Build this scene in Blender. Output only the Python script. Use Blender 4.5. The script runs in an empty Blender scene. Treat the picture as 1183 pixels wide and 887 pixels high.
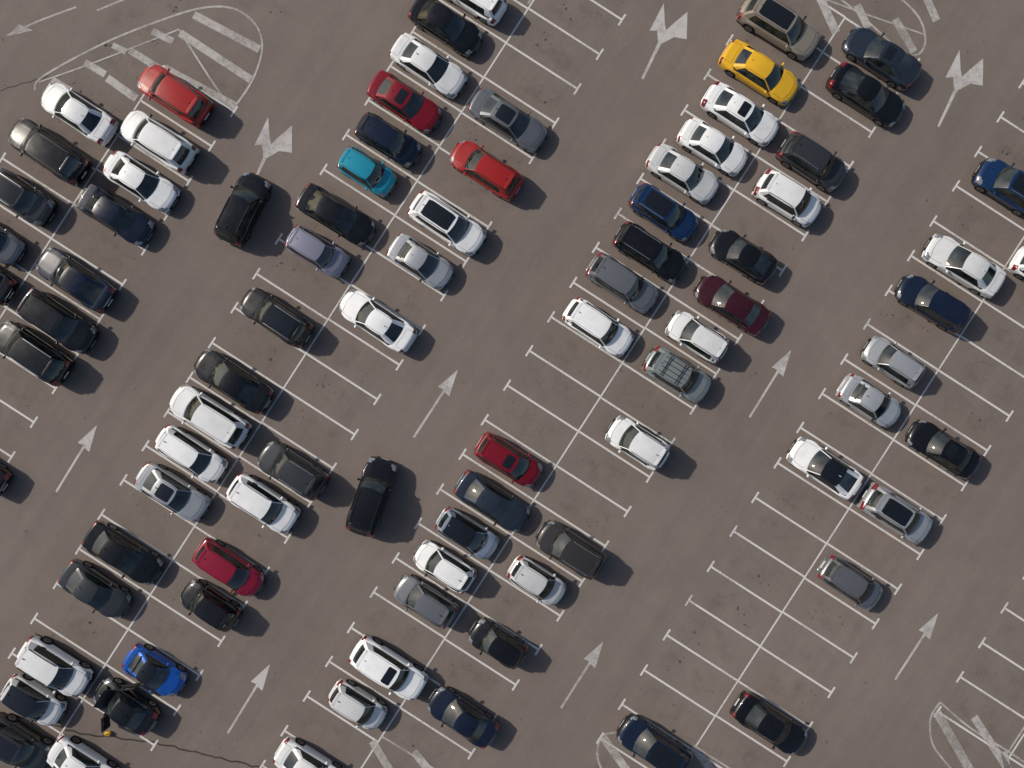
import bpy, bmesh, math, random
from math import sin, cos, pi, sqrt, radians
from mathutils import Vector
random.seed(7)
S=19.0; CX,CY=591.5,443.5; CAMH=50.0
UX,UY=0.841,0.542
def P(x,y,z=0.0):
    k=(CAMH-z)/CAMH/S
    return ((x-CX)*k,(CY-y)*k)
def UV(u,v): # survey grid (u across rows, v along rows) -> plan units
    return (u*UX-v*UY, u*UY+v*UX)
scene=bpy.context.scene
scene.view_settings.view_transform='Standard'
scene.view_settings.look='None'
scene.view_settings.exposure=0
# ---------------------------------------------------------------- materials
def newmat(name):
    m=bpy.data.materials.new(name); m.use_nodes=True
    nt=m.node_tree; nt.nodes.clear()
    out=nt.nodes.new('ShaderNodeOutputMaterial')
    return m,nt,out
def N(nt,t,**kw):
    n=nt.nodes.new(t)
    for k,v in kw.items():
        if k in n.inputs: n.inputs[k].default_value=v
        else: setattr(n,k,v)
    return n
def ramp(nt,src,p0,c0,p1,c1):
    r=nt.nodes.new('ShaderNodeValToRGB')
    r.color_ramp.elements[0].position=p0; r.color_ramp.elements[0].color=c0 if len(c0)==4 else (*c0,1)
    r.color_ramp.elements[1].position=p1; r.color_ramp.elements[1].color=c1 if len(c1)==4 else (*c1,1)
    nt.links.new(src,r.inputs[0]); return r
def mth(nt,op,a,b=None,c=None):
    n=nt.nodes.new('ShaderNodeMath'); n.operation=op
    for i,q in enumerate((a,b,c)):
        if q is None: continue
        if isinstance(q,(int,float)): n.inputs[i].default_value=q
        else: nt.links.new(q,n.inputs[i])
    return n.outputs[0]
def mixc(nt,f,a,b,mode='MIX'):
    n=nt.nodes.new('ShaderNodeMix'); n.data_type='RGBA'; n.blend_type=mode
    for i,q in ((0,f),(6,a),(7,b)):
        if isinstance(q,(int,float)): n.inputs[i].default_value=q
        elif isinstance(q,tuple): n.inputs[i].default_value=(*q,1) if len(q)==3 else q
        else: nt.links.new(q,n.inputs[i])
    return n.outputs[2]
def simple(name,col,rough=.5,metal=0,coat=0,spec=.5,noise=.0,nscale=6):
    m,nt,out=newmat(name)
    b=N(nt,'ShaderNodeBsdfPrincipled'); nt.links.new(b.outputs[0],out.inputs[0])
    b.inputs['Roughness'].default_value=rough; b.inputs['Metallic'].default_value=metal
    b.inputs['Coat Weight'].default_value=coat; b.inputs['Coat Roughness'].default_value=.06
    b.inputs['Specular IOR Level'].default_value=spec
    tc=N(nt,'ShaderNodeTexCoord'); no=N(nt,'ShaderNodeTexNoise',Scale=nscale,Detail=4.0)
    nt.links.new(tc.outputs['Object'],no.inputs['Vector'])
    r=ramp(nt,no.outputs[0],.35,tuple(c*(1-noise) for c in col),.7,col)
    nt.links.new(r.outputs[0],b.inputs['Base Color'])
    return m
def paintmat(name,col,metal=.0,rough=.35):
    m,nt,out=newmat('car_paint_'+name)
    b=N(nt,'ShaderNodeBsdfPrincipled'); nt.links.new(b.outputs[0],out.inputs[0])
    b.inputs['Metallic'].default_value=metal
    b.inputs['Specular IOR Level'].default_value=.22
    b.inputs['Coat Weight'].default_value=.75; b.inputs['Coat Roughness'].default_value=.02
    tc=N(nt,'ShaderNodeTexCoord'); oi=N(nt,'ShaderNodeObjectInfo')
    mp=N(nt,'ShaderNodeVectorMath'); mp.operation='ADD'
    nt.links.new(tc.outputs['Object'],mp.inputs[0]); nt.links.new(oi.outputs['Location'],mp.inputs[1])
    no=N(nt,'ShaderNodeTexNoise',Scale=1.6,Detail=6.0,Roughness=.65)
    nt.links.new(mp.outputs[0],no.inputs['Vector'])
    r=ramp(nt,no.outputs[0],.4,col,.75,tuple(c*.86+.004 for c in col))
    g=mth(nt,'MULTIPLY_ADD',oi.outputs['Random'],.22,.86)
    vm=N(nt,'ShaderNodeVectorMath'); vm.operation='SCALE'
    nt.links.new(r.outputs[0],vm.inputs[0]); nt.links.new(g,vm.inputs['Scale'])
    nt.links.new(vm.outputs[0],b.inputs['Base Color'])
    rr=mth(nt,'MULTIPLY_ADD',no.outputs[0],.3,rough-.15)
    nt.links.new(rr,b.inputs['Roughness'])
    return m
COL={
 'white':((.80,.80,.79),0,.35),'pearl':((.66,.66,.65),.1,.35),'silver':((.46,.47,.48),.45,.33),
 'ltblue':((.33,.38,.44),.4,.35),'grey':((.17,.175,.187),.45,.33),'dkgrey':((.045,.047,.052),.3,.32),
 'black':((.004,.004,.0048),.0,.25),'navy':((.005,.010,.027),.0,.28),'steel':((.022,.031,.047),.2,.3),
 'dkblue':((.005,.024,.08),.1,.28),'blue':((.01,.095,.42),.2,.3),'cyan':((.015,.28,.40),.1,.35),
 'red':((.33,.014,.010),.0,.33),'cherry':((.19,.004,.012),.1,.3),'crimson':((.25,.007,.03),.1,.33),'wine':((.035,.004,.009),.1,.3),
 'yellow':((.70,.39,.018),0,.35),'beige':((.34,.285,.225),.4,.35),'lilac':((.235,.235,.30),.4,.35),
 'brown':((.04,.036,.034),.3,.33),'sage':((.29,.32,.31),.4,.35)}
PM={k:paintmat(k,*v) for k,v in COL.items()}
def glassmat():
    m,nt,out=newmat('window_glass')
    tr=N(nt,'ShaderNodeBsdfTransparent'); tr.inputs[0].default_value=(.46,.52,.50,1)
    b=N(nt,'ShaderNodeBsdfPrincipled'); b.inputs['Roughness'].default_value=.03
    b.inputs['IOR'].default_value=2.0
    tc=N(nt,'ShaderNodeTexCoord'); oi=N(nt,'ShaderNodeObjectInfo'); ad=N(nt,'ShaderNodeVectorMath'); ad.operation='ADD'
    nt.links.new(tc.outputs['Object'],ad.inputs[0]); nt.links.new(oi.outputs['Location'],ad.inputs[1])
    no=N(nt,'ShaderNodeTexNoise',Scale=1.8,Detail=3.0)
    nt.links.new(ad.outputs[0],no.inputs['Vector'])
    r=ramp(nt,no.outputs[0],.35,(.010,.014,.014),.7,(.055,.066,.064))  # lighter blotches painted into the glass colour to suggest sky reflections
    nt.links.new(r.outputs[0],b.inputs['Base Color'])
    mx=N(nt,'ShaderNodeMixShader'); mx.inputs[0].default_value=.6
    nt.links.new(tr.outputs[0],mx.inputs[1]); nt.links.new(b.outputs[0],mx.inputs[2])
    nt.links.new(mx.outputs[0],out.inputs[0]); return m
GLASS=glassmat()
DGLASS=simple('dark_roof_glass',(.008,.009,.011),.05,0,.5,.6,.3)
TRIM=simple('black_trim',(.012,.012,.013),.45,0,0,.4,.3)
TYRE=simple('tyre_rubber',(.018,.018,.018),.85,0,0,.2,.3)
RIM=simple('alloy_rim',(.20,.20,.21),.4,.8,0,.5,.2)
HEAD=simple('headlight_lens',(.33,.35,.37),.12,.3,1,.6,.6,14)
TAIL=simple('taillight_lens',(.20,.006,.006),.2,0,1,.5,.5,14)
INTR=simple('cabin_interior',(.035,.034,.033),.8,0,0,.2,.4)
PLATE=simple('number_plate',(.7,.7,.68),.4,0,0,.4,.1)
SEAT=simple('seat_fabric',(.09,.087,.083),.85,0,0,.2,.4)
SEAM=simple('panel_gap',(.006,.006,.006),.9,0,0,.1,.1)
RAIL=simple('roof_rail_metal',(.35,.35,.36),.35,.8,0,.5,.2)
ENG=simple('engine_metal',(.12,.12,.12),.5,.5,0,.5,.6,20)
# ---------------------------------------------------------------- mesh builder
class MB:
    def __init__(s): s.v=[]; s.f=[]; s.m=[]
    def add(s,vs,fs,mat):
        o=len(s.v); s.v+=vs
        for i,f in enumerate(fs):
            s.f.append(tuple(o+q for q in f)); s.m.append(mat if isinstance(mat,int) else mat[i])
    def ell(s,c,r,mat,p=.55,nu=12,nv=8,rot=0):
        vs=[];fs=[]
        sg=lambda a:math.copysign(abs(a)**p,a)
        for j in range(nv+1):
            ph=-pi/2+pi*j/nv
            for i in range(nu):
                th=2*pi*i/nu
                x=sg(cos(ph))*sg(cos(th))*r[0]; y=sg(cos(ph))*sg(sin(th))*r[1]; z=sg(sin(ph))*r[2]
                x,z=x*cos(rot)+z*sin(rot),-x*sin(rot)+z*cos(rot)
                vs.append((c[0]+x,c[1]+y,c[2]+z))
        for j in range(nv):
            for i in range(nu):
                fs.append((j*nu+i,j*nu+(i+1)%nu,(j+1)*nu+(i+1)%nu,(j+1)*nu+i))
        s.add(vs,fs,mat)
    def cyl(s,c,r,h,mat,capmat,n=24):
        vs=[];fs=[];ms=[]
        for sd in (-1,1):
            for i in range(n):
                a=2*pi*i/n; vs.append((c[0]+r*cos(a),c[1]+sd*h/2,c[2]+r*sin(a)))
        for i in range(n): fs.append((i,(i+1)%n,n+(i+1)%n,n+i)); ms.append(mat)
        fs.append(tuple(range(n))); ms.append(capmat); fs.append(tuple(range(2*n-1,n-1,-1))); ms.append(capmat)
        s.add(vs,fs,ms)
    def box(s,c,d,mat,tilt=0,yaw=0):
        vs=[]
        for a in (-1,1):
            for b in (-1,1):
                for e in (-1,1):
                    x,y,z=a*d[0]/2,b*d[1]/2,e*d[2]/2
                    x,z=x*cos(tilt)+z*sin(tilt),-x*sin(tilt)+z*cos(tilt)
                    x,y=x*cos(yaw)-y*sin(yaw),x*sin(yaw)+y*cos(yaw)
                    vs.append((c[0]+x,c[1]+y,c[2]+z))
        s.add(vs,[(0,1,3,2),(4,6,7,5),(0,4,5,1),(2,3,7,6),(0,2,6,4),(1,5,7,3)],mat)
    def strip(s,pts,w,fz,mat,off=.004):
        vs=[];fs=[]
        for i,p in enumerate(pts):
            a=pts[max(0,i-1)]; b=pts[min(len(pts)-1,i+1)]
            dx,dy=b[0]-a[0],b[1]-a[1]; l=sqrt(dx*dx+dy*dy) or 1
            nx,ny=-dy/l*w/2,dx/l*w/2
            for sg in (-1,1):
                x,y=p[0]+nx*sg,p[1]+ny*sg; vs.append((x,y,fz(x,y)+off))
        for i in range(len(pts)-1): fs.append((2*i,2*i+2,2*i+3,2*i+1))
        s.add(vs,fs,mat)
def lerp(a,b,t): return a+(b-a)*t
def interp(x,xs,ys):
    if x<=xs[0]: return ys[0]
    for i in range(len(xs)-1):
        if x<=xs[i+1]:
            t=(x-xs[i])/(xs[i+1]-xs[i]); return lerp(ys[i],ys[i+1],t)
    return ys[-1]
TYPES={
 'sedan':dict(H=1.47,W=1.84,hf=.76,hc=.93,tz=1.00,c=.265,rf=.425,rr=.70,rb=.845,nar=.19),
 'lift': dict(H=1.45,W=1.85,hf=.74,hc=.92,tz=1.02,c=.27,rf=.44,rr=.68,rb=.90,nar=.20),
 'hatch':dict(H=1.52,W=1.78,hf=.80,hc=.97,tz=.98,c=.23,rf=.385,rr=.86,rb=.95,nar=.17),
 'wagon':dict(H=1.52,W=1.83,hf=.78,hc=.95,tz=.98,c=.255,rf=.41,rr=.875,rb=.955,nar=.16),
 'suv':  dict(H=1.72,W=1.91,hf=.95,hc=1.09,tz=1.09,c=.245,rf=.385,rr=.865,rb=.95,nar=.155),
}
def build_car(px,py,L,typ,col,ang,opts=()):
    T=TYPES[typ]; rnd=random.Random(int(px*31+py*7))
    H=T['H']*rnd.uniform(.98,1.03); Wm=T['W']/2*(1+.12*(L/4.5-1)); nar=T['nar']*rnd.uniform(.85,1.15)
    c,rf,rr,rb=[T[k]+rnd.uniform(-.016,.016) for k in ('c','rf','rr','rb')]
    rb=min(rb,.96)
    hf,hc,tz=T['hf'],T['hc'],T['tz']
    bowf=rnd.uniform(.12,.27); bowr=rnd.uniform(.07,.16); tapf=rnd.uniform(.10,.16); tapr=rnd.uniform(.07,.12)
    if typ=='suv': tapf*=.75; tapr*=.7
    xwf=L/2-.19*L; xwr=-L/2+.205*L; RW=.33 if typ!='suv' else .36
    def base(f):
        d0=f*L; d1=(1-f)*L
        z=interp(f,[0,.05,c,rb,1],[hf-.02,hf,hc,tz,tz-.05])
        R0=.42;R1=.24
        if d0<R0: z-=.26*(1-sqrt(max(0,1-(1-d0/R0)**2.4)))
        if d1<R1: z-=.30*(1-sqrt(max(0,1-(1-d1/R1)**2.4)))
        return z
    def half(f):
        d0=f*L; d1=(1-f)*L; w=Wm
        if d0<1.0: w*=1-tapf*(1-d0/1.0)**2.1
        if d1<.9: w*=1-tapr*(1-d1/.9)**2.1
        x=L/2-d0
        for xw in (xwf,xwr): w+=.018*math.exp(-((x-xw)/.35)**2)
        return w
    def bow(f,yn):
        d0=f*L; d1=(1-f)*L; b=0
        if d0<.9: b-=bowf*abs(yn)**2.6*(1-d0/.9)
        if d1<.7: b+=bowr*abs(yn)**2.8*(1-d1/.7)
        return b
    def zt(f,yn):
        cr=.055 if f<c+.03 else .035
        z=base(f)-cr*yn*yn
        if f<c:
            z+=.014*math.exp(-((abs(yn)-.62)/.07)**2)*min(1,f*L/.5)
        return z
    def surf(x,y):
        f=(L/2-x)/L; w=half(f)-.09
        return zt(f,max(-1,min(1,y/w)))
    mb=MB()
    ds=[0,.015,.05,.1,.16,.22,.3,.38,.46]
    n=int((L-1.0)/.085); mid=[.5+(L-1.0)*i/n for i in range(n+1)]
    st=ds+mid+[L-d for d in reversed(ds)]
    tt=[0,.3,.55,.8,.93]; yo=[.05,.012,0,.012,.045]
    yns=[1,.9,.78,.66,.54,.4,.2,0]
    rows=[]
    for d in st:
        f=d/L; x=L/2-d; w=half(f)
        zs=.21
        for xw in (xwf,xwr):
            R=RW+.05
            if abs(x-xw)<R: zs=max(zs,RW+sqrt(R*R-(x-xw)**2)*.98)
        if d<.25: zs+=.10*(1-d/.25)
        if L-d<.25: zs+=.10*(1-(L-d)/.25)
        ze=zt(f,1)-.015
        half_pts=[(0,max(.18,zs-.05)),(w-.14,zs)]
        inside=(c+.035<f<rb-.03)
        for t,o in zip(tt,yo): half_pts.append((w-o,zs+(ze-zs)*t))
        for yn in yns:
            z=zt(f,yn)
            if inside and yn<=.8: z=.66
            half_pts.append((yn*(w-.09),z))
        row=[]
        for (y,z) in half_pts: 
            row.append((x+bow(f,y/w),y,z))
        for (y,z) in reversed(half_pts[1:-1]): row.append((x+bow(f,y/w),-y,z))
        rows.append(row)
    m=len(rows[0]); vs=[p for r in rows for p in r]; fs=[];ms=[]
    nside=2+len(tt)
    hopen='hood_open' in opts
    hl0=rnd.uniform(.50,.66); tl0=rnd.uniform(.5,.75); hld=rnd.uniform(.30,.46); tld=rnd.uniform(.16,.30)
    for i in range(len(rows)-1):
        dm=(st[i]+st[i+1])/2; f=dm/L
        for j in range(m):
            k=(j+1)%m
            fs.append((i*m+j,i*m+k,(i+1)*m+k,(i+1)*m+j))
            a=rows[i][j]; b=rows[i][k]; ym=abs((a[1]+b[1])/2); w=half(f); yn=ym/w
            jj=min(j,m-1-j)
            top=jj>=nside-1
            mat=0
            if jj<=1: mat=2
            elif not top and jj==2: mat=2 if typ=='suv' else 0
            if top and c+.035<f<rb-.03 and yn<.86: mat=7
            dr=L-dm
            if .06<dm<hld and yn>hl0+dm*.5 and (top or jj>=5): mat=5
            if .03<dr<(tld if typ in('sedan','lift') else .22) and yn>tl0 and (top or jj>=4): mat=6
            if dm<.06 and yn<.55 and top: mat=2
            if hopen and top and .35<dm<c*L-.1 and yn<.8: mat=2
            ms.append(mat)
    fs.append(tuple(range(m-1,-1,-1))); ms.append(2)
    fs.append(tuple((len(rows)-1)*m+q for q in range(m))); ms.append(0)
    mb.add(vs,fs,ms)
    # ---- greenhouse
    xc=L/2-c*L; xrf=L/2-rf*L; xrr=L/2-rr*L; xrb=L/2-rb*L
    wbF=half(c)-.17; wbR=half(rb)-.17; 
    if typ in('sedan','lift'): wbR-=.05
    wside=Wm-.115
    wrF=Wm-.10-nar-.06; wrR=Wm-.10-nar-.06-(.03 if typ in('sedan','lift') else 0); wrM=Wm-.10-nar
    xm=(xrf+xrr)/2; hl=(xrf-xrr)/2+.1
    def zroof(x,y): return H-.035*(y/wrM)**2-(.055*(max(0,x-xm)/hl)**2+ (.075 if typ in('sedan','lift') else .045)*(max(0,xm-x)/hl)**2)
    us=[-1,-.94,-.75,-.5,-.25,0,.25,.5,.75,.94,1]
    ss=[0,.035,.12,.2,.3,.38,.43,.455,.55,.65,.74,.76,.84,.90,1]
    def ring(t):
        tx=t-.10*sin(pi*t)
        pts=[]
        fx=lerp(xc-.10,xrf-.05,tx); fy=lerp(wbF,wrF,tx); fb=lerp(.16,.10,tx)
        rx=lerp(xrb+.05,xrr+.03,tx); ry=lerp(wbR,wrR,tx); rbw=lerp(.10,.06,tx)
        for u in us: pts.append((fx+fb*(1-abs(u)**2.2),-u*fy,'F',u))
        sb=lerp(wside,wrM,tx)
        def side(sg,seq):
            for s_ in seq:
                x=lerp(fx,rx,s_); yy=lerp(fy,ry,s_); e=max(0,1-abs(2*s_-1)**3.0)
                y=yy+(sb-yy)*e
                pts.append((x,sg*y,'S',s_))
        side(-1,ss[1:-1])
        for u in us: pts.append((rx-rbw*(1-abs(u)**2.2),u*ry,'R',u))
        side(1,list(reversed(ss[1:-1])))
        return pts
    lv=[0,.07,.3,.55,.78,.92,1.0]
    R=[]
    for t in lv:
        rg=ring(t); out=[]
        for (x,y,k,q) in rg:
            b0=surf(x,max(-1,min(1,y)))-.03
            z=lerp(b0,zroof(x,y),t) if t<1 else zroof(x,y)
            out.append((x,y,z))
        R.append((rg,out))
    nr=len(R[0][1]); vs=[p for (_,o) in R for p in o]; fs=[];ms=[]
    suvlike=typ in('suv','wagon','hatch')
    blackroof='blackroof' in opts
    rm=11 if blackroof else 0
    nu=len(us); nsd=len(ss)-2
    for i in range(len(lv)-1):
        for j in range(nr):
            k=(j+1)%nr
            fs.append((i*nr+j,i*nr+k,(i+1)*nr+k,(i+1)*nr+j))
            if j<nu-1: seg='F'; q=(us[j]+us[j+1])/2
            elif j<nu-1+nsd+1: seg='S'; jj=j-(nu-1); q=(ss[jj]+ss[jj+1])/2
            elif j<nu-1+nsd+1+nu-1: seg='R'; jj=j-(nu-1+nsd+1); q=(us[jj]+us[jj+1])/2
            else: seg='S'; jj=j-(2*nu-2+nsd+1); q=1-(ss[jj]+ss[jj+1])/2; 
            mat=1
            tm=(lv[i]+lv[i+1])/2
            if seg=='F':
                if tm<.07: mat=2
                elif abs(q)>.94: mat=0
            elif seg=='R':
                if tm<.07: mat=0
                elif abs(q)>.75: mat=0
                elif tm>.92 and suvlike: mat=0
            else:
                if tm<.07: mat=2
                elif tm>.92: mat=rm
                elif q<.035: mat=0
                elif .43<q<.455: mat=2
                elif .74<q<.76: mat=2
                elif q>(.90): mat=0
            ms.append(mat)
    mb.add(vs,fs,ms)
    top=R[-1][1]; sc=[1,.965,.88,.7,.5,.3,.12]
    vs=[];fs=[];ms=[]
    for s_ in sc:
        for (x,y,z) in top:
            X=xm+(x-xm)*s_; Y=y*s_; vs.append((X,Y,zroof(X,Y)+(.0 if s_==1 else .012*(1-s_)**.5)))
    for i in range(len(sc)-1):
        for j in range(nr):
            k=(j+1)%nr; fs.append((i*nr+j,i*nr+k,(i+1)*nr+k,(i+1)*nr+j)); ms.append(rm)
    fs.append(tuple((len(sc)-1)*nr+q for q in range(nr))); ms.append(rm)
    mb.add(vs,fs,ms)
    zr2=lambda x,y: zroof(x,y)+.012
    def patch(x0,x1,w,mat,off):
        nx,ny=8,8; vs=[];fs=[]
        for a in range(nx+1):
            for b in range(ny+1):
                X=lerp(x0,x1,a/nx); ww=w
                if a in(0,nx): ww=w-.06
                Y=lerp(-ww,ww,b/ny); vs.append((X,Y,zr2(X,Y)+off))
        for a in range(nx):
            for b in range(ny): q=a*(ny+1)+b; fs.append((q,q+1,q+ny+2,q+ny+1))
        mb.add(vs,fs,mat)
    if 'pano' in opts: patch(xrf-.12,xrr+.28,wrM-.17,11,.006)
    if 'sunroof' in opts: patch(xrf-.16,xrf-.70,wrM-.2,11,.006)
    if 'rails' in opts or 'railsb' in opts:
        mt=9 if 'rails' in opts else 2
        for sg in(-1,1):
            y=sg*(wrM-.06); xs=[lerp(xrf-.22,xrr+.12,i/10) for i in range(11)]
            for i in range(10):
                h=.055
                x0,x1=xs[i],xs[i+1]; z0,z1=zr2(x0,y),zr2(x1,y)
                mb.box(((x0+x1)/2,y,(z0+z1)/2+h*.5),(abs(x0-x1)*1.02,.04,h*.7),mt,tilt=math.atan2(z1-z0,abs(x1-x0))*1)
    else:
        for sg in(-1,1):
            pts=[(lerp(xrf-.1,xrr+.1,i/12),sg*(wrM-.075)) for i in range(13)]
            mb.strip(pts,.016,zr2,10,-.002)
    if 'rack' in opts:
        for xx in (lerp(xrf,xrr,.25),lerp(xrf,xrr,.75)):
            mb.box((xx,0,H+.09),(.06,2*wrM-.1,.03),2)
        for yy in (-.45,-.15,.15,.45):
            mb.box((lerp(xrf,xrr,.5),yy,H+.125),(abs(xrf-xrr)*.8,.035,.025),2)
    mb.ell((xrr+.2,0,zroof(xrr+.2,0)+.04),(.09,.022,.045),2 if rnd.random()<.5 else 0,.8,8,6)
    for sg in(-1,1):
        xmr=xc-.34; ym=half((L/2-xmr)/L)
        mb.ell((xmr,sg*(ym+.055),hc+.06),(.07,.10,.065),0 if rnd.random()<.85 else 2,.65)
        mb.box((xmr+.01,sg*(ym-.05),hc+.01),(.06,.14,.03),2)
    for xw in(xwf,xwr):
        for sg in(-1,1):
            y=sg*(Wm-.14)
            mb.cyl((xw,y,RW),RW,.22,3,3)
            mb.cyl((xw,y+sg*.006,RW),RW*.66,.22,4,4,20)
            mb.cyl((xw,y+sg*.010,RW),RW*.2,.22,2,2,10)
        mb.box((xw,0,.42),(.72,2*Wm-.5,.36),2)
    wf=lambda f: half(f)-.09
    def cline(f0,f1,yn,wd=.014):
        mb.strip([(L/2-lerp(f0,f1,i/10)*L,yn*wf(lerp(f0,f1,i/10))) for i in range(11)],wd,surf,10,.003)
    def xline(f,yw,bw,wd=.016):
        mb.strip([(L/2-f*L-bw*(abs(q)/10)**2,q/10*yw*wf(f)) for q in range(-10,11)],wd,surf,10,.003)
    if not hopen:
        for sg in(-1,1): cline(.085,c-.02,sg*.86)
        xline(.075,.80,.12)
    if typ in('sedan','lift'):
        xline(rb+.03,.7,-.03,.012)
        for sg in(-1,1): cline(rb+.03,.965,sg*.76)
        mb.strip([(-L/2+.02+.04*(q/10)**2,q/10*.5*wf(.9)) for q in range(-10,11)],.02,lambda x,y:surf(-L/2+.07,y)-.03,9,.01)
    else:
        mb.ell((xrr-.03,0,zroof(xrr,0)-.005),(.10,wrR*.9,.02),0,.5)
    mb.box((L/2+.0,0,.42),(.02,.5,.11),8); mb.box((-L/2-.0,0,.62 if suvlike else .6),(.02,.5,.11),8)
    mb.ell((L/2-.10,0,.38),(.13,Wm*.62,.10),2,.5); 
    mb.ell((-L/2+.09,0,.40),(.13,Wm*.7,.09),2 if typ=='suv' else 0,.5)
    # cabin
    mb.ell((xc-.30,0,hc-.03),(.26,Wm-.26,.06),7,.5)
    mb.ell((xc-.28,rnd.uniform(-.1,.1),hc+.035),(.12,.2,.012),8 if rnd.random()<.12 else 7,.5)
    for sg in(-1,1):
        xs=lerp(xrf,xrr,.22)
        mb.ell((xs+.22,sg*.38,.75),(.26,.24,.11),12,.5)
        mb.ell((xs-.06,sg*.38,.98),(.10,.24,.30),12,.5,rot=-.2)
        mb.ell((xs-.16,sg*.38,1.24),(.06,.13,.09),12,.6)
    xs2=xs-.95
    mb.ell((xs2+.15,0,.78),(.26,.60,.10),12,.5); mb.ell((xs2-.08,0,.98),(.10,.62,.27),12,.5,rot=-.2)
    if typ in('sedan','lift'): mb.ell(((xs2+xrb)/2-.05,0,tz-.05),(.30,.52,.03),7,.4)
    if 'doors_open' in opts:
        for sg,yw_ in ((1,55),(-1,40)):
            hx,hy=xc-.22,sg*(Wm-.02); a_=radians(180-sg*yw_)
            dx,dy=cos(a_),sin(a_)
            mb.box((hx+dx*.5,hy+dy*.5,.62),(1.0,.09,.62),0,yaw=a_)
            mb.box((hx+dx*.5,hy+dy*.5,.62),(.86,.15,.42),7,yaw=a_)
            mb.box((hx+dx*.55,hy+dy*.55,1.10),(.78,.025,.33),1,yaw=a_)
            mb.box((hx+dx*.55,hy+dy*.55,1.285),(.82,.05,.04),2,yaw=a_)
            mb.box((hx+dx*.965,hy+dy*.965,1.10),(.05,.05,.33),2,yaw=a_)
    if hopen:
        zb=hc-.12
        for i in range(16):
            mb.ell((L/2-rnd.uniform(.5,c*L-.1),rnd.uniform(-.5,.5),zb+rnd.uniform(.0,.1)),(rnd.uniform(.06,.16),rnd.uniform(.05,.14),rnd.uniform(.05,.12)),rnd.choice([13,2,13,9,3]),.6,rot=rnd.uniform(-.4,.4))
        hx=xc-.0; ln=c*L-.35; th=radians(50); vs=[];fs=[]
        for a_ in range(9):
            for b_ in range(13):
                r=a_/8*ln; Y=lerp(-.66,.66,b_/12)*(1-.12*(a_/8)**3); hh=.05*(1-(Y/.66)**2)
                vs.append((hx+r*cos(th)-hh*sin(th),Y,hc+r*sin(th)+hh*cos(th)))
        for a_ in range(8):
            for b_ in range(12): q=a_*13+b_; fs.append((q,q+1,q+14,q+13))
        mb.add(vs,fs,0)
        mb.add([(x-.02,y,z-.02) for x,y,z in vs],[tuple(reversed(q)) for q in fs],2)
    name='parked_suv' if typ=='suv' else 'parked_car'
    me=bpy.data.meshes.new(name); me.from_pydata(mb.v,[],mb.f); 
    for mt in (PM[col],GLASS,TRIM,TYRE,RIM,HEAD,TAIL,INTR,PLATE,RAIL,SEAM,DGLASS,SEAT,ENG): me.materials.append(mt)
    me.polygons.foreach_set('material_index',mb.m)
    me.polygons.foreach_set('use_smooth',[True]*len(mb.f))
    me.update()
    bm=bmesh.new(); bm.from_mesh(me); bmesh.ops.recalc_face_normals(bm,faces=bm.faces); bm.to_mesh(me); bm.free()
    me.set_sharp_from_angle(angle=radians(38))
    ob=bpy.data.objects.new(name,me); scene.collection.objects.link(ob)
    X,Y=P(px,py,.75); ob.location=(X,Y,0); ob.rotation_euler=(0,0,radians(ang))
    return ob
A=147.2; B=-32.8
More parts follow.
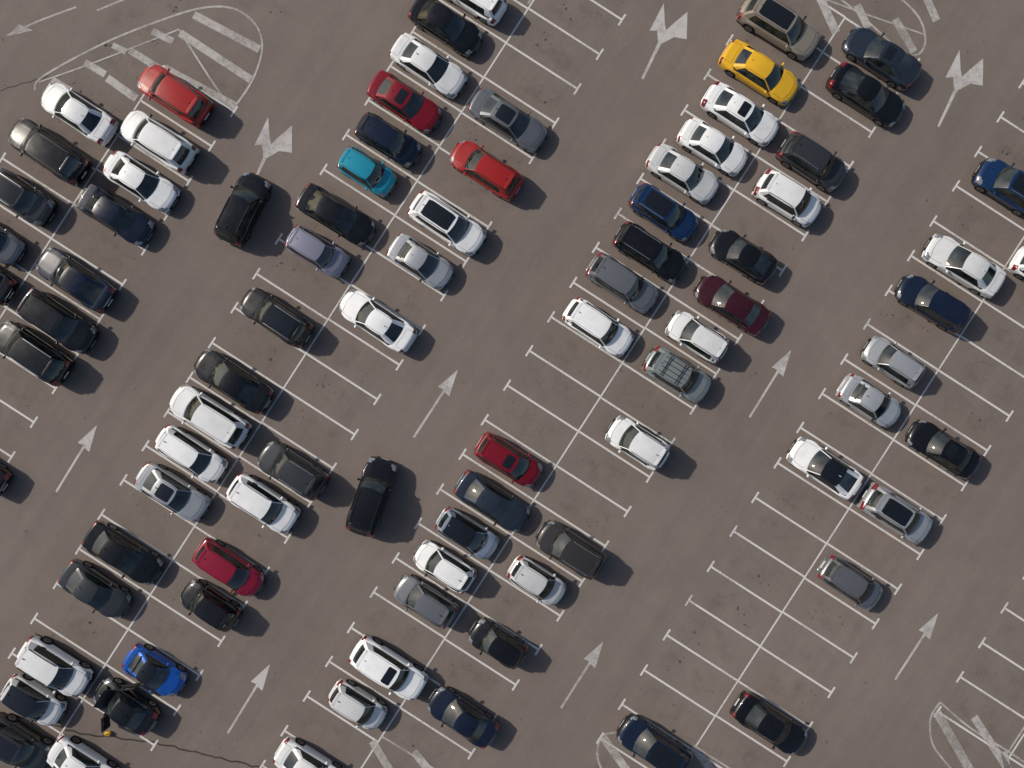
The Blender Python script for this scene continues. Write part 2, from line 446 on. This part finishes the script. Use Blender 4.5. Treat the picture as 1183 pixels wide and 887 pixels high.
cars=[
(88,129,90,'sedan','white','A',()),(201,109,88,'suv','red','A',('railsb',)),(182,162,89,'suv','white','A',('rails',)),
(55,174,103,'suv','black','A',('railsb',)),(162,209,89,'sedan','white','B',()),(133,248,89,'sedan','navy','B',()),
(24,228,80,'suv','dkgrey','B',('pano','rails')),(-10,276,76,'sedan','grey','B',()),(85,322,104,'lift','navy','A',('sunroof',)),
(-24,318,84,'sedan','black','A',()),(66,371,92,'suv','black','B',('sunroof',)),(36,407,92,'suv','black','A',('rails',)),
(515,28,88,'sedan','black','B',()),(546,-6,80,'hatch','white','A',()),(495,75,91,'sedan','white','B',()),
(467,117,89,'sedan','cherry','B',('sunroof',)),(587,138,93,'sedan','grey','B',('pano',)),(448,161,80,'hatch','navy','B',()),
(424,198,72,'hatch','cyan','B',()),(561,195,88,'wagon','red','A',('railsb',)),(388,248,93,'sedan','black','B',()),
(517,258,92,'suv','white','B',('pano','rails')),(366,290,77,'hatch','lilac','B',()),(486,302,80,'sedan','silver','B',()),
(318,366,88,'wagon','black','A',('rails','pano')),(435,370,93,'sedan','white','A',()),(268,440,95,'sedan','black','A',()),
(241,481,94,'suv','white','A',()),(220,525,86,'hatch','white','B',()),(198,569,88,'sedan','silver','B',('pano',)),
(337,543,84,'suv','dkgrey','A',('rails',)),(304,582,86,'suv','white','B',('rails',)),(141,640,93,'sedan','black','B',()),
(109,682,85,'sedan','dkgrey','B',()),(264,657,86,'hatch','crimson','B',()),(242,700,75,'hatch','black','A',()),
(63,771,87,'suv','white','B',('railsb',)),(178,776,76,'lift','blue','B',('blackroof',)),(144,817,80,'sedan','black','A',('hood_open','doors_open')),
(38,810,76,'hatch','white','B',('blackroof',)),(20,860,82,'suv','dkgrey','B',('pano',)),(95,886,84,'sedan','white','B',()),
(901,30,98,'suv','beige','B',('pano','rails')),(879,83,94,'sedan','yellow','B',()),(1020,65,91,'sedan','steel','A',('sunroof',)),
(1003,109,92,'lift','black','B',()),(857,131,92,'sedan','white','B',('sunroof',)),(825,169,84,'sedan','white','B',()),
(790,200,87,'sedan','pearl','B',()),(940,187,82,'suv','dkgrey','B',('rails',)),(911,229,80,'suv','white','B',('rails',)),
(768,245,84,'wagon','dkblue','B',('pano','rails')),(752,291,88,'wagon','black','B',('rails',)),(859,295,81,'lift','black','A',()),
(720,327,87,'wagon','grey','B',('rails',)),(846,351,90,'sedan','wine','A',()),(692,378,85,'wagon','white','B',()),
(806,389,76,'wagon','pearl','A',('rails',)),(783,433,81,'suv','sage','B',('rack','rails')),(737,512,77,'suv','white','A',('rails',)),
(588,532,82,'hatch','cherry','B',('sunroof',)),(569,580,90,'sedan','steel','B',()),(540,617,77,'hatch','ltblue','B',('blackroof',)),
(513,655,76,'hatch','white','A',()),(659,635,83,'suv','brown','A',('rails',)),(621,672,70,'hatch','pearl','B',()),
(491,695,78,'hatch','grey','A',()),(575,744,72,'hatch','black','A',()),(449,773,91,'suv','white','B',('sunroof',)),
(413,816,70,'hatch','pearl','B',()),(534,829,86,'sedan','navy','A',()),(357,888,84,'sedan','white','B',()),
(1168,216,84,'suv','dkblue','A',('pano','rails')),(1115,306,94,'sedan','pearl','A',()),(1079,350,87,'wagon','navy','A',()),
(1033,418,75,'hatch','silver','A',('rails',)),(1007,464,78,'sedan','silver','B',()),(1091,519,86,'sedan','black','A',('sunroof',)),
(954,541,89,'lift','white','A',('blackroof',)),(1036,594,85,'suv','silver','B',('pano','rails')),(984,674,79,'hatch','grey','B',('rails',)),
(891,838,91,'sedan','black','B',()),(756,863,88,'suv','navy','A',('pano',)),(1212,318,84,'hatch','white','B',()),
(-34,538,90,'sedan','black','A',()),
]
for (x,y,bw,t,c_,d,o) in cars:
    L=(bw-17)/.84/S*1.04
    L=max(3.6,min(5.1,L))
    build_car(x,y,L,t,c_,(A if d=='A' else B)+random.uniform(-1.2,1.2),o)
build_car(280,241,4.45,'suv','black',63.5,('railsb',))
build_car(429,574,4.75,'suv','black',71,('railsb',))
# ---------------------------------------------------------------- ground
m,nt,out=newmat('asphalt')
b=N(nt,'ShaderNodeBsdfPrincipled'); nt.links.new(b.outputs[0],out.inputs[0])
tc=N(nt,'ShaderNodeTexCoord')
mp=N(nt,'ShaderNodeMapping'); mp.inputs['Rotation'].default_value=(0,0,radians(32.8))
nt.links.new(tc.outputs['Object'],mp.inputs[0])
sx=N(nt,'ShaderNodeSeparateXYZ'); nt.links.new(mp.outputs[0],sx.inputs[0])
def noise(scale,det=4,rough=.5,vec=None,dist=0):
    n=N(nt,'ShaderNodeTexNoise',Scale=float(scale),Detail=float(det),Roughness=rough,Distortion=float(dist))
    nt.links.new(vec if vec is not None else mp.outputs[0],n.inputs['Vector']); return n.outputs[0]
big=ramp(nt,noise(.06,4,.5),.3,(.163,.133,.115),.7,(.195,.160,.139)).outputs[0]
med=ramp(nt,noise(.6,6,.7),.3,(.93,.93,.935),.7,(1.05,1.05,1.05)).outputs[0]
fine=ramp(nt,noise(9,4,.8),.25,(.86,.86,.86),.75,(1.13,1.13,1.13)).outputs[0]
grain=ramp(nt,noise(38,2,.8),.25,(.80,.80,.80),.75,(1.2,1.2,1.2)).outputs[0]
c=mixc(nt,1.0,big,med,'MULTIPLY'); c=mixc(nt,1.0,c,fine,'MULTIPLY'); c=mixc(nt,1.0,c,grain,'MULTIPLY')
st=N(nt,'ShaderNodeMapping'); st.inputs['Scale'].default_value=(1.1,.05,1); nt.links.new(mp.outputs[0],st.inputs[0])
stn=ramp(nt,noise(1.0,4,.6,st.outputs[0]),.35,(.95,.95,.95),.65,(1.04,1.04,1.04)).outputs[0]
c=mixc(nt,1.0,c,stn,'MULTIPLY')
d=mth(nt,'PINGPONG',mth(nt,'SUBTRACT',sx.outputs[0],4.92),8.225)
def smooth(x,a,b_):
    n=N(nt,'ShaderNodeMapRange'); n.interpolation_type='SMOOTHSTEP'
    nt.links.new(x,n.inputs[0]); n.inputs[1].default_value=a; n.inputs[2].default_value=b_; n.inputs[3].default_value=0; n.inputs[4].default_value=1
    return n.outputs[0]
band=mth(nt,'MULTIPLY',smooth(d,.6,1.8),mth(nt,'SUBTRACT',1.0,smooth(d,4.0,5.2)))
e=mth(nt,'PINGPONG',mth(nt,'ADD',sx.outputs[1],.24),1.2475)
band=mth(nt,'MULTIPLY',band,smooth(e,.25,.8))
soft=mth(nt,'MULTIPLY',band,smooth(noise(.8,6,.7),.44,.68))
c=mixc(nt,mth(nt,'MULTIPLY',soft,.24),c,(.055,.045,.040))
wv=N(nt,'ShaderNodeVectorMath'); wv.operation='ADD'
nz=N(nt,'ShaderNodeTexNoise',Scale=5.0,Detail=3.0); nt.links.new(mp.outputs[0],nz.inputs['Vector'])
sc_=N(nt,'ShaderNodeVectorMath'); sc_.operation='SCALE'; sc_.inputs['Scale'].default_value=.3
nt.links.new(nz.outputs['Color'],sc_.inputs[0]); nt.links.new(mp.outputs[0],wv.inputs[0]); nt.links.new(sc_.outputs[0],wv.inputs[1])
vo=N(nt,'ShaderNodeTexVoronoi',Scale=3.4); nt.links.new(wv.outputs[0],vo.inputs['Vector'])
sep=N(nt,'ShaderNodeSeparateColor'); nt.links.new(vo.outputs['Color'],sep.inputs[0])
rad=mth(nt,'MULTIPLY',sep.outputs[0],.38)
drip=smooth(mth(nt,'SUBTRACT',rad,vo.outputs['Distance']),0,.08)
gate=smooth(noise(.55,2,.5),.54,.62)
drip=mth(nt,'MULTIPLY',mth(nt,'MULTIPLY',drip,band),gate)
c=mixc(nt,mth(nt,'MULTIPLY',drip,.75),c,(.022,.018,.016))
vo2=N(nt,'ShaderNodeTexVoronoi',Scale=.9); nt.links.new(wv.outputs[0],vo2.inputs['Vector'])
sp2=N(nt,'ShaderNodeSeparateColor'); nt.links.new(vo2.outputs['Color'],sp2.inputs[0])
spot=smooth(mth(nt,'SUBTRACT',mth(nt,'MULTIPLY',sp2.outputs[1],.10),vo2.outputs['Distance']),0,.03)
c=mixc(nt,mth(nt,'MULTIPLY',spot,.4),c,(.04,.034,.03))
vo3=N(nt,'ShaderNodeTexVoronoi',Scale=.4); nt.links.new(wv.outputs[0],vo3.inputs['Vector'])
sp3=N(nt,'ShaderNodeSeparateColor'); nt.links.new(vo3.outputs['Color'],sp3.inputs[0])
lit=smooth(mth(nt,'SUBTRACT',mth(nt,'MULTIPLY',sp3.outputs[2],.026),vo3.outputs['Distance']),0,.006)
c=mixc(nt,mth(nt,'MULTIPLY',lit,.8),c,(.6,.58,.55))
nt.links.new(c,b.inputs['Base Color']); b.inputs['Roughness'].default_value=.9
b.inputs['Specular IOR Level'].default_value=.2
bp=N(nt,'ShaderNodeBump'); bp.inputs['Strength'].default_value=.25; bp.inputs['Distance'].default_value=.02
nt.links.new(noise(30,4,.8),bp.inputs['Height']); nt.links.new(bp.outputs[0],b.inputs['Normal'])
ASPH=m
def flat(name,polys,mat):
    vs=[];fs=[]
    for (pts,z) in polys:
        o=len(vs); vs+=[(x,y,z) for x,y in pts]; fs.append(tuple(range(o,o+len(pts))))
    me=bpy.data.meshes.new(name); me.from_pydata(vs,[],fs); me.materials.append(mat)
    bm=bmesh.new(); bm.from_mesh(me)
    for f in bm.faces:
        f.normal_update()
        if f.normal.z<0: f.normal_flip()
    bm.to_mesh(me); bm.free()
    ob=bpy.data.objects.new(name,me); scene.collection.objects.link(ob); return ob
G=1500
flat('asphalt_ground',[([(-G,-G),(G,-G),(G,G),(-G,G)],0)],ASPH)
# ---------------------------------------------------------------- paint
def roadpaint(name,col,lo,hi,mn,mx,sc=7.0):
    m,nt,out=newmat(name)
    b=N(nt,'ShaderNodeBsdfPrincipled'); b.inputs['Roughness'].default_value=.8
    tr=N(nt,'ShaderNodeBsdfTransparent'); tc=N(nt,'ShaderNodeTexCoord')
    n1=N(nt,'ShaderNodeTexNoise',Scale=sc,Detail=8.0,Roughness=.75); nt.links.new(tc.outputs['Object'],n1.inputs['Vector'])
    n2=N(nt,'ShaderNodeTexNoise',Scale=.35,Detail=3.0); nt.links.new(tc.outputs['Object'],n2.inputs['Vector'])
    n3=N(nt,'ShaderNodeTexNoise',Scale=25.0,Detail=3.0); nt.links.new(tc.outputs['Object'],n3.inputs['Vector'])
    s=mth(nt,'ADD',mth(nt,'MULTIPLY',n1.outputs[0],.55),mth(nt,'MULTIPLY',n2.outputs[0],.45))
    r=N(nt,'ShaderNodeMapRange'); nt.links.new(s,r.inputs[0]); r.inputs[1].default_value=lo; r.inputs[2].default_value=hi; r.inputs[3].default_value=mn; r.inputs[4].default_value=mx
    cr=ramp(nt,n3.outputs[0],.3,tuple(q*.85 for q in col),.7,col); nt.links.new(cr.outputs[0],b.inputs['Base Color'])
    mxn=N(nt,'ShaderNodeMixShader'); nt.links.new(r.outputs[0],mxn.inputs[0]); nt.links.new(tr.outputs[0],mxn.inputs[1]); nt.links.new(b.outputs[0],mxn.inputs[2])
    nt.links.new(mxn.outputs[0],out.inputs[0]); return m
LINE=roadpaint('worn_white_paint',(.64,.615,.59),.37,.48,.50,.97)
HATCH=roadpaint('faded_white_paint',(.55,.52,.49),.40,.57,.30,.82,2.5)
ARROW=roadpaint('arrow_white_paint',(.56,.53,.505),.38,.55,.45,.90,2.5)
def seg(a,b,w):
    (x0,y0),(x1,y1)=a,b; l=math.hypot(x1-x0,y1-y0); nx,ny=-(y1-y0)/l*w/2,(x1-x0)/l*w/2
    return [(x0+nx,y0+ny),(x1+nx,y1+ny),(x1-nx,y1-ny),(x0-nx,y0-ny)]
HD=98; K0,KS=57,47.4
rowsd=[(199,range(-2,22),range(0,22)),(518,range(-16,20),range(-16,20)),(831,range(-12,9),range(-12,12)),(1142,range(-26,6),range(-26,7)),(1453,range(-30,2),range(-30,2))]
pl=[]
for (u0,rr,lr) in rowsd:
    for k in rr:
        v=K0+KS*k+random.uniform(-.8,.8)
        pl.append((seg(P(*UV(u0,v)),P(*UV(u0+HD,v)),.12),.004))
        pl.append((seg(P(*UV(u0+HD,v-7.5)),P(*UV(u0+HD,v+7.5)),.12),.008))
    for k in lr:
        v=K0+KS*k+random.uniform(-.8,.8)
        pl.append((seg(P(*UV(u0-.1,v)),P(*UV(u0-HD,v)),.12),.004))
        pl.append((seg(P(*UV(u0-HD,v-7.5)),P(*UV(u0-HD,v+7.5)),.12),.008))
    va=K0+KS*min(rr[0],lr[0]); vb=K0+KS*max(rr[-1],lr[-1])
    pl.append((seg(P(*UV(u0,va)),P(*UV(u0,vb)),.10),.012))
flat('parking_bay_lines',pl,LINE)
def poly(pts): return [P(x,y) for x,y in pts]
def sarrow(tail,tip):
    dx,dy=tip[0]-tail[0],tip[1]-tail[1]; l=math.hypot(dx,dy); a=(dx/l,dy/l); r=(-a[1],a[0])
    q=lambda f,s:(tail[0]+a[0]*f+r[0]*s,tail[1]+a[1]*f+r[1]*s)
    flat('painted_arrow',[(poly([q(0,-1.3),q(0,1.3),q(l-34,1.3),q(l-34,-1.3)]),.004),
        (poly([q(l-33.9,-1.3),q(l-33.9,1.3),q(l-30,1.5),q(l-31,8.5),q(l,0),q(l-29,-8.5),q(l-28,-1.5)]),.004)],ARROW)
for t_,p_ in (((263,847),(312,767)),((478,505),(529,427)),((65,568),(112,491)),((866,482),(914,404)),((648,818),(697,741)),((1034,785),(1084,708))): sarrow(t_,p_)
def fork(tail,top):
    dx,dy=top[0]-tail[0],top[1]-tail[1]; l=math.hypot(dx,dy); a=(dx/l,dy/l); r=(-a[1],a[0])
    q=lambda f,s:(top[0]+a[0]*f+r[0]*s,top[1]+a[1]*f+r[1]*s)
    flat('painted_turn_arrow',[(poly([q(-l,-1.4),q(-l,1.4),q(-.3,2),q(-.3,-2)]),.004),
     (poly([q(0,-2),q(12,-9),q(8,-17),q(44,-16),q(24,-5),q(17,0)]),.004),(poly([q(0,-1.9),q(17,.1),q(27,4),q(47,13),q(18,26),q(14,12),q(0,2)]),.004)],ARROW)
fork((295,206),(306,182)); fork((742,91),(762,50)); fork((1084,146),(1104,104))
def curve(pts,w,z,n=8):
    P_=[Vector(p) for p in pts]; out=[]
    for i in range(len(P_)-1):
        p0=P_[max(0,i-1)];p1=P_[i];p2=P_[i+1];p3=P_[min(len(P_)-1,i+2)]
        for k in range(n):
            t=k/n; out.append(.5*((2*p1)+(p2-p0)*t+(2*p0-5*p1+4*p2-p3)*t*t+(3*p1-p0-3*p2+p3)*t**3))
    out.append(P_[-1]); res=[]
    L_=[];R_=[]
    for i,p in enumerate(out):
        a=out[max(0,i-1)]; b_=out[min(len(out)-1,i+1)]; d_=(b_-a).normalized(); nn=Vector((-d_.y,d_.x))*w/2
        L_.append(P(p.x+nn.x,p.y+nn.y)); R_.append(P(p.x-nn.x,p.y-nn.y))
    for i in range(len(out)-1): res.append(([L_[i],L_[i+1],R_[i+1],R_[i]],z))
    return res
def thick(a,b_,w=9,z=.018): return (seg(P(*a),P(*b_),w/S),z)
h=curve([(40,104),(50,88),(120,50),(190,22),(235,9),(270,10),(295,28),(303,55),(292,92),(268,128)],2.4,.014)
h+=curve([(207,34),(236,80),(268,128)],2.2,.022)+curve([(45,95),(110,72),(207,34)],2.0,.022)
h+=[thick((224,17),(300,57)),thick((208,38),(290,92)),thick((190,78),(272,122),8),thick((150,58),(192,84),8),thick((98,72),(122,86),8),
    thick((124,90),(158,114),9),thick((176,36),(200,48),8),thick((60,92),(80,104),8),thick((130,52),(146,60),7)]
flat('hatched_island_marking',h,HATCH)
h=curve([(985,-20),(1030,-8),(1060,18),(1069,45),(1062,62),(1045,64)],2.4,.014)+curve([(930,-30),(985,10),(1045,64)],2.2,.022)
h+=[thick((945,-8),(966,38),10),thick((990,6),(1003,32),9),thick((1034,22),(1056,60),9),thick((1066,-12),(1082,24),9)]
h+=curve([(955,0),(1010,20),(1068,40)],2.0,.026)
flat('hatched_island_marking',h,HATCH)
h=curve([(1086,811),(1075,830),(1077,858),(1092,880),(1110,900)],2.4,.014)+curve([(1086,811),(1120,840),(1165,868),(1200,892)],2.2,.022)
h+=[thick((1082,822),(1122,892),10),thick((1125,828),(1172,900),9),thick((1160,868),(1166,900),8)]
h+=curve([(1165,868),(1183,840),(1200,815)],2.2,.026)
flat('hatched_island_marking',h,HATCH)
h=curve([(712,846),(696,850),(690,868),(694,886),(706,902)],2.4,.014)+[thick((697,852),(726,892),9),thick((800,862),(824,892),9)]
h+=curve([(803,862),(850,892)],2,.022)
flat('hatched_island_marking',h,HATCH)
h=curve([(440,850),(470,868),(520,900)],2.2,.014)+[thick((430,856),(452,892),9),thick((478,868),(500,895),9),thick((340,892),(320,868),6)]
flat('hatched_island_marking',h,HATCH)
flat('lane_line_marking',curve([(8,41),(45,24),(88,8)],2.2,.004)+[(poly([(22,28),(8,42),(38,35)]),.008)]+curve([(112,12),(146,-2)],2.2,.004)+curve([(610,4),(618,-8)],2,.004),HATCH)
# ---------------------------------------------------------------- cracks
CR=roadpaint('tar_crack',(.02,.017,.015),.3,.62,.12,.85)
def crack(pts,w):
    rnd=random.Random(5); o=[]
    for i in range(len(pts)-1):
        n=max(3,int(math.hypot(pts[i+1][0]-pts[i][0],pts[i+1][1]-pts[i][1])/6))
        for k in range(n):
            t=k/n; o.append((lerp(pts[i][0],pts[i+1][0],t)+rnd.uniform(-1,1),lerp(pts[i][1],pts[i+1][1],t)+rnd.uniform(-1.3,1.3)))
    return curve(o,w,.002,2)
flat('asphalt_crack',crack([(0,822),(90,846),(190,860),(250,874),(320,892)],2.0),CR)
flat('asphalt_crack',crack([(-10,106),(30,96),(62,86)],1.3),CR)
mb=MB(); mb.ell((0,0,.13),(.2,.13,.13),0,.6); mb.box((0,0,.28),(.16,.03,.03),1)
me=bpy.data.meshes.new('tool_bag'); me.from_pydata(mb.v,[],mb.f); me.materials.append(PM['yellow']); me.materials.append(TRIM); me.polygons.foreach_set('material_index',mb.m)
o=bpy.data.objects.new('tool_bag',me); o.location=(*P(126,846),0); scene.collection.objects.link(o)
# ---------------------------------------------------------------- light
el=radians(35); sd=Vector((cos(radians(-25)),sin(radians(-25)),0))
sun=bpy.data.lights.new('sun','SUN'); sun.energy=3.7; sun.angle=radians(1.5); sun.color=(1,.93,.83)
so=bpy.data.objects.new('sun',sun); scene.collection.objects.link(so)
dirv=Vector((sd.x*cos(el),sd.y*cos(el),-sin(el))); so.rotation_euler=dirv.to_track_quat('-Z','Y').to_euler()
w=bpy.data.worlds.new('World'); scene.world=w; w.use_nodes=True
nt=w.node_tree; bg=nt.nodes['Background']; sk=nt.nodes.new('ShaderNodeTexSky'); sk.sky_type='NISHITA'; sk.sun_disc=False
sk.sun_elevation=el; az=math.atan2(-sd.x,-sd.y); sk.sun_rotation=az; sk.dust_density=2.0; sk.ozone_density=1.0
nt.links.new(sk.outputs[0],bg.inputs[0]); bg.inputs[1].default_value=.095
# ---------------------------------------------------------------- camera
cam=bpy.data.cameras.new('camera'); co=bpy.data.objects.new('camera',cam); scene.collection.objects.link(co)
co.location=(0,0,CAMH); co.rotation_euler=(0,0,0); cam.sensor_width=36; cam.lens=36*CAMH/(1183/S); cam.clip_end=5000
scene.camera=co
